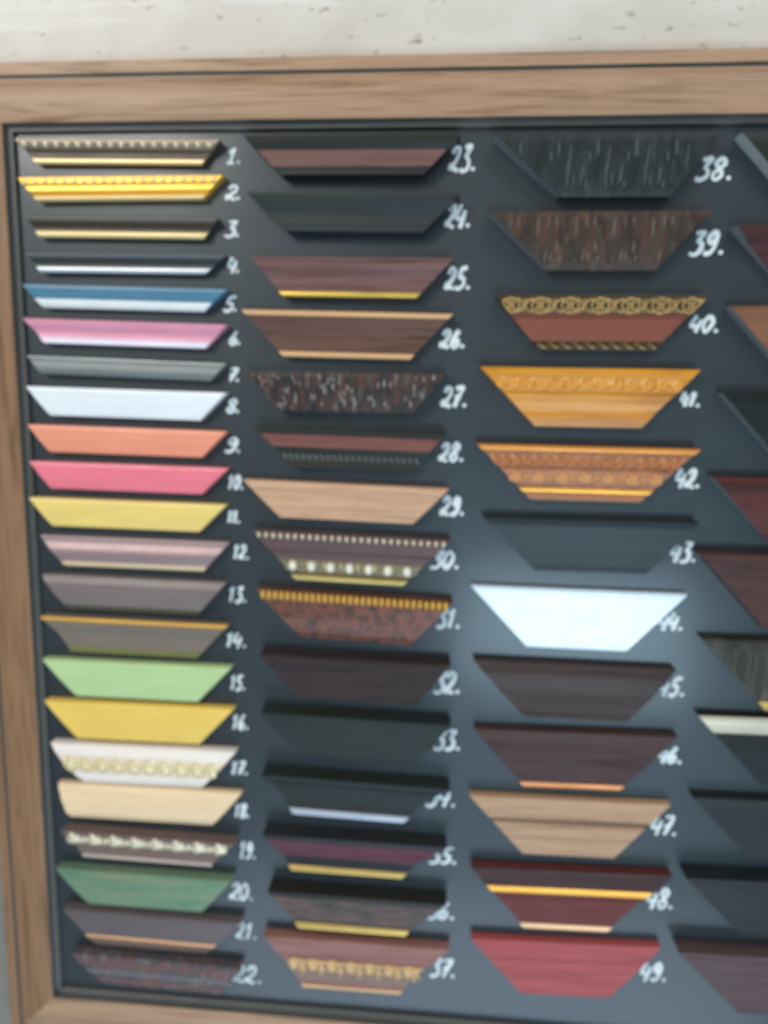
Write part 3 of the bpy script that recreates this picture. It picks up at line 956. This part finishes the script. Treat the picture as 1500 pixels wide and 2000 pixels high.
sample(41, 'honey gold moulding embossed with leaves, with a broad smooth hollow below', [(0, 0), (.10, 0), (.13, 1.2), (.40, 1.2), (.44, -1), (.50, -1), (.56, -2.6), (.74, -3.2), (.84, .2), (1, 0)],
       wood('honey gilt', (200, 136, 42), (160, 98, 28), .34, .5, 1.0, 'X', .6), parts=[
    ('leaves', 'embossed_buds', paint('honey gilt mid', (218, 154, 72), .36, .5, 1.0, .1, .15), .16, .38, 15.5, {'fat': .9}), ('strokes', 'embossed_leaves', paint('honey gilt light', (234, 182, 110), .34, .5, 1.0, .1, .2), .13, .40, 31, LEAF, {'r': 1.0})])
SWAG = [[(.0, -.8), (.12, -.1), (.30, .3), (.5, .4)], [(.5, .4), (.70, .3), (.88, -.1), (1.0, -.8)], [(.02, -.5), (.1, .3), (.04, .9)], [(.5, -.7), (.56, -.2), (.5, .1)]]
sample(42, 'orange brown moulding pressed with two rows of faint ornament above a gold line', [(0, 1), (.1, 1), (.16, -.6), (.36, -.2), (.40, -1.5), (.44, .4), (.72, .4), (.75, -1), (1, -.4)],
       mottled('russet gilt', [(.3, (122, 72, 44)), (.5, (152, 93, 58)), (.7, (170, 110, 66))], (40, 90, 90), .36, 0, .5, 1.0, .1), parts=[
    ('band', 'orange_edge', 0, .11, paint('orange gilt', (206, 136, 70), .34, .5, 1.1, .1, .4), 'bead', .9),
    ('strokes', 'pressed_swags', paint('russet light', (198, 142, 96), .40, .3), .12, .38, 23, SWAG, {'r': 1.0}), ('leaves', 'pressed_buds', paint('russet mid', (182, 122, 82), .40, .3), .18, .38, 11.5, {'fat': .8}),
    ('leaves', 'pressed_leaves', paint('russet light', (198, 142, 96), .40, .3), .45, .70, 23, {'fat': .95}), ('strokes', 'pressed_stems', paint('russet mid', (182, 122, 82), .40, .3), .44, .70, 23, [[(.0, .6), (.2, .2), (.35, -.5), (.5, -.7)], [(.6, -.6), (.75, .1), (1.0, .6)]], {'r': .8}),
    ('band', 'gold_line', .76, .86, metal('amber gold', (226, 166, 84), .32), 'bead', 1.4),
    ('pearls', 'beaded_lip', paint('russet bead', (190, 130, 96), .36), .88, .97, 50, 1.2)])
sample(43, 'plain glossy black moulding above the big white one', SOFT, paint('piano black', (50, 57, 61), .42, .35, 1.0, .02, 0, 0.1))
sample(44, 'broad glossy white moulding catching the light, brightest of all, in the third column', FLAT, paint('glossy white', (224, 240, 250), .24, .8, 1.0, .02))
sample(45, 'plain grey brown moulding right below the broad glossy white one', ROUND, wood('grey wenge', (76, 68, 68), (66, 61, 62), .36))
sample(46, 'dark mauve wood moulding with thin copper lip in the third column', SOFT, wood('mauve wood', (80, 66, 66), (69, 58, 59), .42), parts=[
    ('band', 'copper_lip', .87, .97, copper, 'bead', 1.2)])
sample(47, 'light brown wood moulding with a dark groove along its middle', [(0, 0), (.36, .3), (.38, -2.4), (.43, -2.4), (.45, .2), (1, 0)], wood('pale walnut', (176, 144, 118), (152, 122, 102), .42), parts=[
    ('band', 'dark_groove', .385, .425, dark('groove brown', (70, 60, 52)), 'flat', .3)])
sample(48, 'dark maroon moulding with a gold line and a thin gold lip', [(0, 0), (.26, 0), (.32, -1), (.42, -1), (.5, -2.5), (.8, -2), (.9, 0), (1, 0)], wood('maroon wood', (104, 62, 62), (90, 54, 55), .40), parts=[
    ('band', 'dark_edge', 0, .27, wood('dark plum wood', (74, 58, 58), (64, 52, 53), .4), 'flat', .6), ('band', 'gold_line', .29, .40, metal('orange gold', (206, 150, 76), .34), 'bead', 1.6),
    ('band', 'gilt_lip', .88, .98, metal('rose gilt', (192, 154, 118), .36), 'bead', 1.4)])
sample(49, 'plain brick red moulding, lowest in the third column', SOFT, wood('brick red stain', (162, 86, 88), (148, 78, 80), .44))
# --- fourth column, cut off by the edge of the picture
sample(50, 'black moulding with whitish chipped left end, topmost at the right edge', SOFT, blackm, paint('chipped end', (150, 158, 158), .7), 1.0)
sample(51, 'dark wine red moulding at the right edge, second from the top there', TALL, wood('dark wine wood', (80, 60, 62), (68, 55, 56), .4), raw, 0.0)
sample(52, 'rust brown wood moulding at the right edge', SOFT, wood('rust wood', (132, 94, 78), (112, 78, 64), .42), raw, 0.0)
sample(53, 'plain jet black moulding at the right edge, below the rust brown one', SOFT, jet, raw, 0.0)
sample(54, 'dark red grained moulding at the right edge beside painted number 42', SOFT, wood('oxblood wood', (92, 60, 60), (66, 54, 54), .4), raw, 0.0)
sample(55, 'broad dark red brown moulding at the right edge beside painted number 43', SOFT, wood('red wenge', (84, 64, 64), (72, 58, 58), .4), dark('red edge', (84, 66, 68)), 2.0)
sample(56, 'black moulding with bronze scrolls and gold lip at the right edge', SOFT, cells('scroll black', [(.3, (54, 54, 52)), (.6, (68, 68, 64)), (.8, (92, 88, 80))], (160, 60, 30), .45), raw, 1.0, parts=[
    ('strokes', 'bronze_scrolls', paint('pale bronze', (100, 96, 88), .5), .04, .82, 44, [[(.12, .75), (.06, 0), (.14, -.7), (.30, -.9), (.42, -.5), (.40, .2), (.30, .7), (.44, .9)], [(.5, -.8), (.6, -.2), (.52, .5), (.66, .9)], [(.02, -.8), (.08, -.5)], [(.7, -.8), (.88, -.3), (.8, .6)]], {'r': .4}),
    ('band', 'gilt_lip', .86, 1, metal('aged gold', (190, 160, 98), .36), 'bead', 1.6)])
sample(57, 'black moulding with broad cream gold top edge at the right edge', COVE, jet, parts=[
    ('band', 'cream_gold_edge', 0, .24, paint('cream gold', (196, 188, 166), .36, .5, 1.0, .08, .3), 'bead', 1.6)])
sample(58, 'plain charcoal moulding at the right edge, below the one with cream gold edge', SOFT, dark('soft black', (50, 54, 57), .44))
sample(59, 'plain black moulding at the right edge, second from the bottom there', SOFT, dark('navy black', (50, 53, 58), .45))
sample(60, 'dark brown grained moulding at the right edge, lowest there', SOFT, wood('brown wenge', (92, 78, 80), (76, 66, 70), .42))
